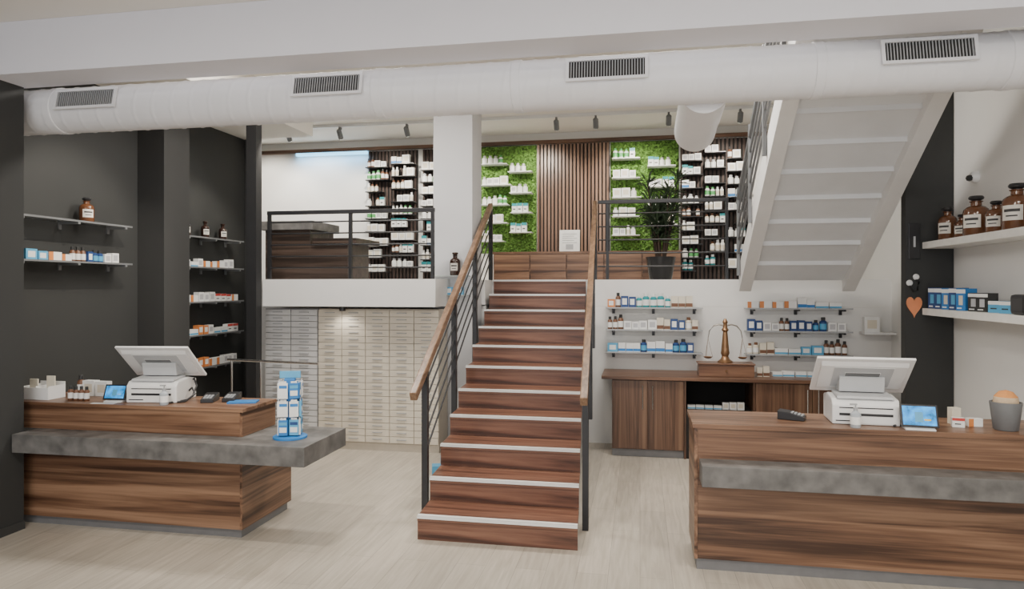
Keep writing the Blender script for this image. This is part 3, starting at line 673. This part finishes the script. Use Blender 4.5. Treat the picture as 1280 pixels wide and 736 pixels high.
wd = put('wall_clip', None, (2.235, 6.299, 1.78), label='black and white looped clips on the column', category='hook')
put('clip_body', MB().lathe([(.022, 0), (.026, .01), (.02, .02), (0, .025)], 20).mesh('clip_body', WHITEP), (.04, 0, .05), (pi/2, 0, 0), parent=wd)
put('clip_body', MB().lathe([(.022, 0), (.026, .01), (.02, .02), (0, .025)], 20).mesh('clip_body', WHITEP), (-.01, 0, .00), (pi/2, 0, 0), parent=wd)
put('clip_loop', MB().tube([(.02, -.01, .05), (.06, -.01, .01), (.05, -.01, -.06), (.02, -.01, -.07), (-.01, -.01, -.02)], .009, 8).mesh('clip_loop', BLACKP), parent=wd)
dc = put('security_camera', None, (2.57, 5.9, 2.6), (0, 0, 0), label='small white dome camera with black lens on the wall', category='camera')
put('mount', MB().lathe([(.045, 0), (.045, .03), (.03, .05)], 20).mesh('mount', WHITEP), (0, 0, 0), (0, -pi/2, 0), parent=dc)
put('lens_ball', MB().lathe([(0, -.026), (.02, -.018), (.027, 0), (.02, .018), (0, .026)], 18).mesh('lens_ball', BLACKP), (-.06, -.01, -.01), parent=dc)

for i, (x, y, s) in enumerate(((-1.72, 5.9, 2.2), (-1.73, 6.2, 2.2))):
    item('d', x, y, .001, .3, 'blue cartons on the floor beside the stairs', s)

# ------------------------------------------------------------ track lights
tk = put('track_rail', MB().box(-5.2, 1.9, -.018, .018, -.03, .01).mesh('track_rail', WHITEP), (0, 8.75, 3.94), label='white ceiling track rail for spotlights', category='track')
for x in (-4.75, -4.0, -3.05, -2.3, -1.05, -.55, .35, 1.2):
    s = put('track_spotlight', None, (x, 8.75, 3.909), label='small dark track spotlight aimed at the display wall', category='spotlight', group='track spotlights on the mezzanine')
    put('mount', MB().box(-.012, .012, -.03, .03, -.03, 0).tube([(0, 0, -.03), (0, 0, -.075)], .007, 8).mesh('mount', MIDGREY), parent=s)
    h = put('lamp_head', MB().lathe([(.03, 0), (.034, .01), (.034, .12), (.02, .135)], 18).mesh('lamp_head', MIDGREY), (0, .03, -.15), (-2.5+pi, 0, 0), parent=s)
    put('lens', MB().lathe([(.027, -.002), (.027, .0)], 16).mesh('lens', LAMPW), parent=h)
dl = put('downlight', None, (-3.1, 6.84, 1.54), label='small dark spotlight under the mezzanine edge over the drawers', category='spotlight')
put('lamp_body', MB().lathe([(.03, -.05), (.035, -.045), (.03, 0)], 18).mesh('lamp_body', BLACKP), parent=dl)

# ------------------------------------------------------------ lights
def area(name, loc, sx, sy, e, col=(1, .945, .87), rot=(0, 0, 0)):
    l = bpy.data.lights.new(name, 'AREA'); l.shape = 'RECTANGLE'; l.size = sx; l.size_y = sy; l.energy = e; l.color = col
    o = bpy.data.objects.new(name, l); COL.objects.link(o); o.location = loc; o.rotation_euler = rot; return o
def spot(name, loc, tgt, e, ang=70, col=(1, .92, .80), rad=.04, blend=.6):
    l = bpy.data.lights.new(name, 'SPOT'); l.energy = e; l.spot_size = math.radians(ang); l.spot_blend = blend; l.color = col; l.shadow_soft_size = rad
    o = bpy.data.objects.new(name, l); COL.objects.link(o); o.location = loc
    o.rotation_euler = (Vector(tgt)-Vector(loc)).to_track_quat('-Z', 'Y').to_euler(); return o
for x in (-3, -.5, 1.6): area('ceiling_fill', (x, 1.6, 3.53), 1.0, .35, 50)  # added soft fill lamps under the front ceiling, no fixture modelled
area('ceiling_fill', (-2.8, 5.9, 3.9), 1.4, .5, 85)  # added fill lamps above the duct, out of view
area('ceiling_fill', (.2, 5.9, 3.9), 1.4, .5, 85)
area('window_side_fill', (-1, -2.9, 1.9), 6.5, 2.6, 135, (.96, .97, 1), (pi/2, 0, 0))  # added area lamp for unseen storefront daylight, brightens the beam face
for x in (-5.6, -4.75, -3.6, -2.6, -1.4, -.1, 1.1):
    spot('track_spot_beam', (x, 8.86, 3.72), (x, 9.78, 2.75), 80, 105)
spot('niche_spot', (-3.3, 4.75, 3.5), (-4.9, 5.2, 1.9), 150, 60, rad=.02)
spot('niche_spot', (-3.8, 6.9, 3.5), (-4.9, 7.0, 1.5), 80, 75, rad=.03)
spot('counter_spot', (-2.5, 3.2, 3.4), (-2.6, 4.9, .5), 160, 55, rad=.03)
spot('counter_spot', (1.2, 3.0, 3.4), (1.2, 4.6, .7), 110, 65, rad=.03)
spot('stair_spot', (-1.0, 3.3, 3.4), (-1.0, 5.4, .6), 90, 55, rad=.04)
spot('drawer_spot', (-3.1, 6.80, 1.47), (-3.1, 6.95, .6), 5, 140, rad=.05)
spot('shelf_spot', (1.9, 4.9, 3.5), (2.5, 5.4, 1.9), 50, 80)
area('led_strip_glow', (-4.6, 9.70, 3.735), 1.15, .04, 5, (.25, .6, 1))

w = bpy.data.worlds.new('world'); bpy.context.scene.world = w; w.use_nodes = True
w.node_tree.nodes['Background'].inputs['Color'].default_value = (.95, .96, 1, 1)
w.node_tree.nodes['Background'].inputs['Strength'].default_value = .8

cam = bpy.data.cameras.new('camera'); co = bpy.data.objects.new('camera', cam); COL.objects.link(co)
co.location = (0, 0, 1.75); co.rotation_euler = (pi/2, 0, .18396)
cam.sensor_width = 36; cam.lens = 860/1280*36; cam.shift_y = -10/1280; cam.clip_start = .05
bpy.context.scene.camera = co
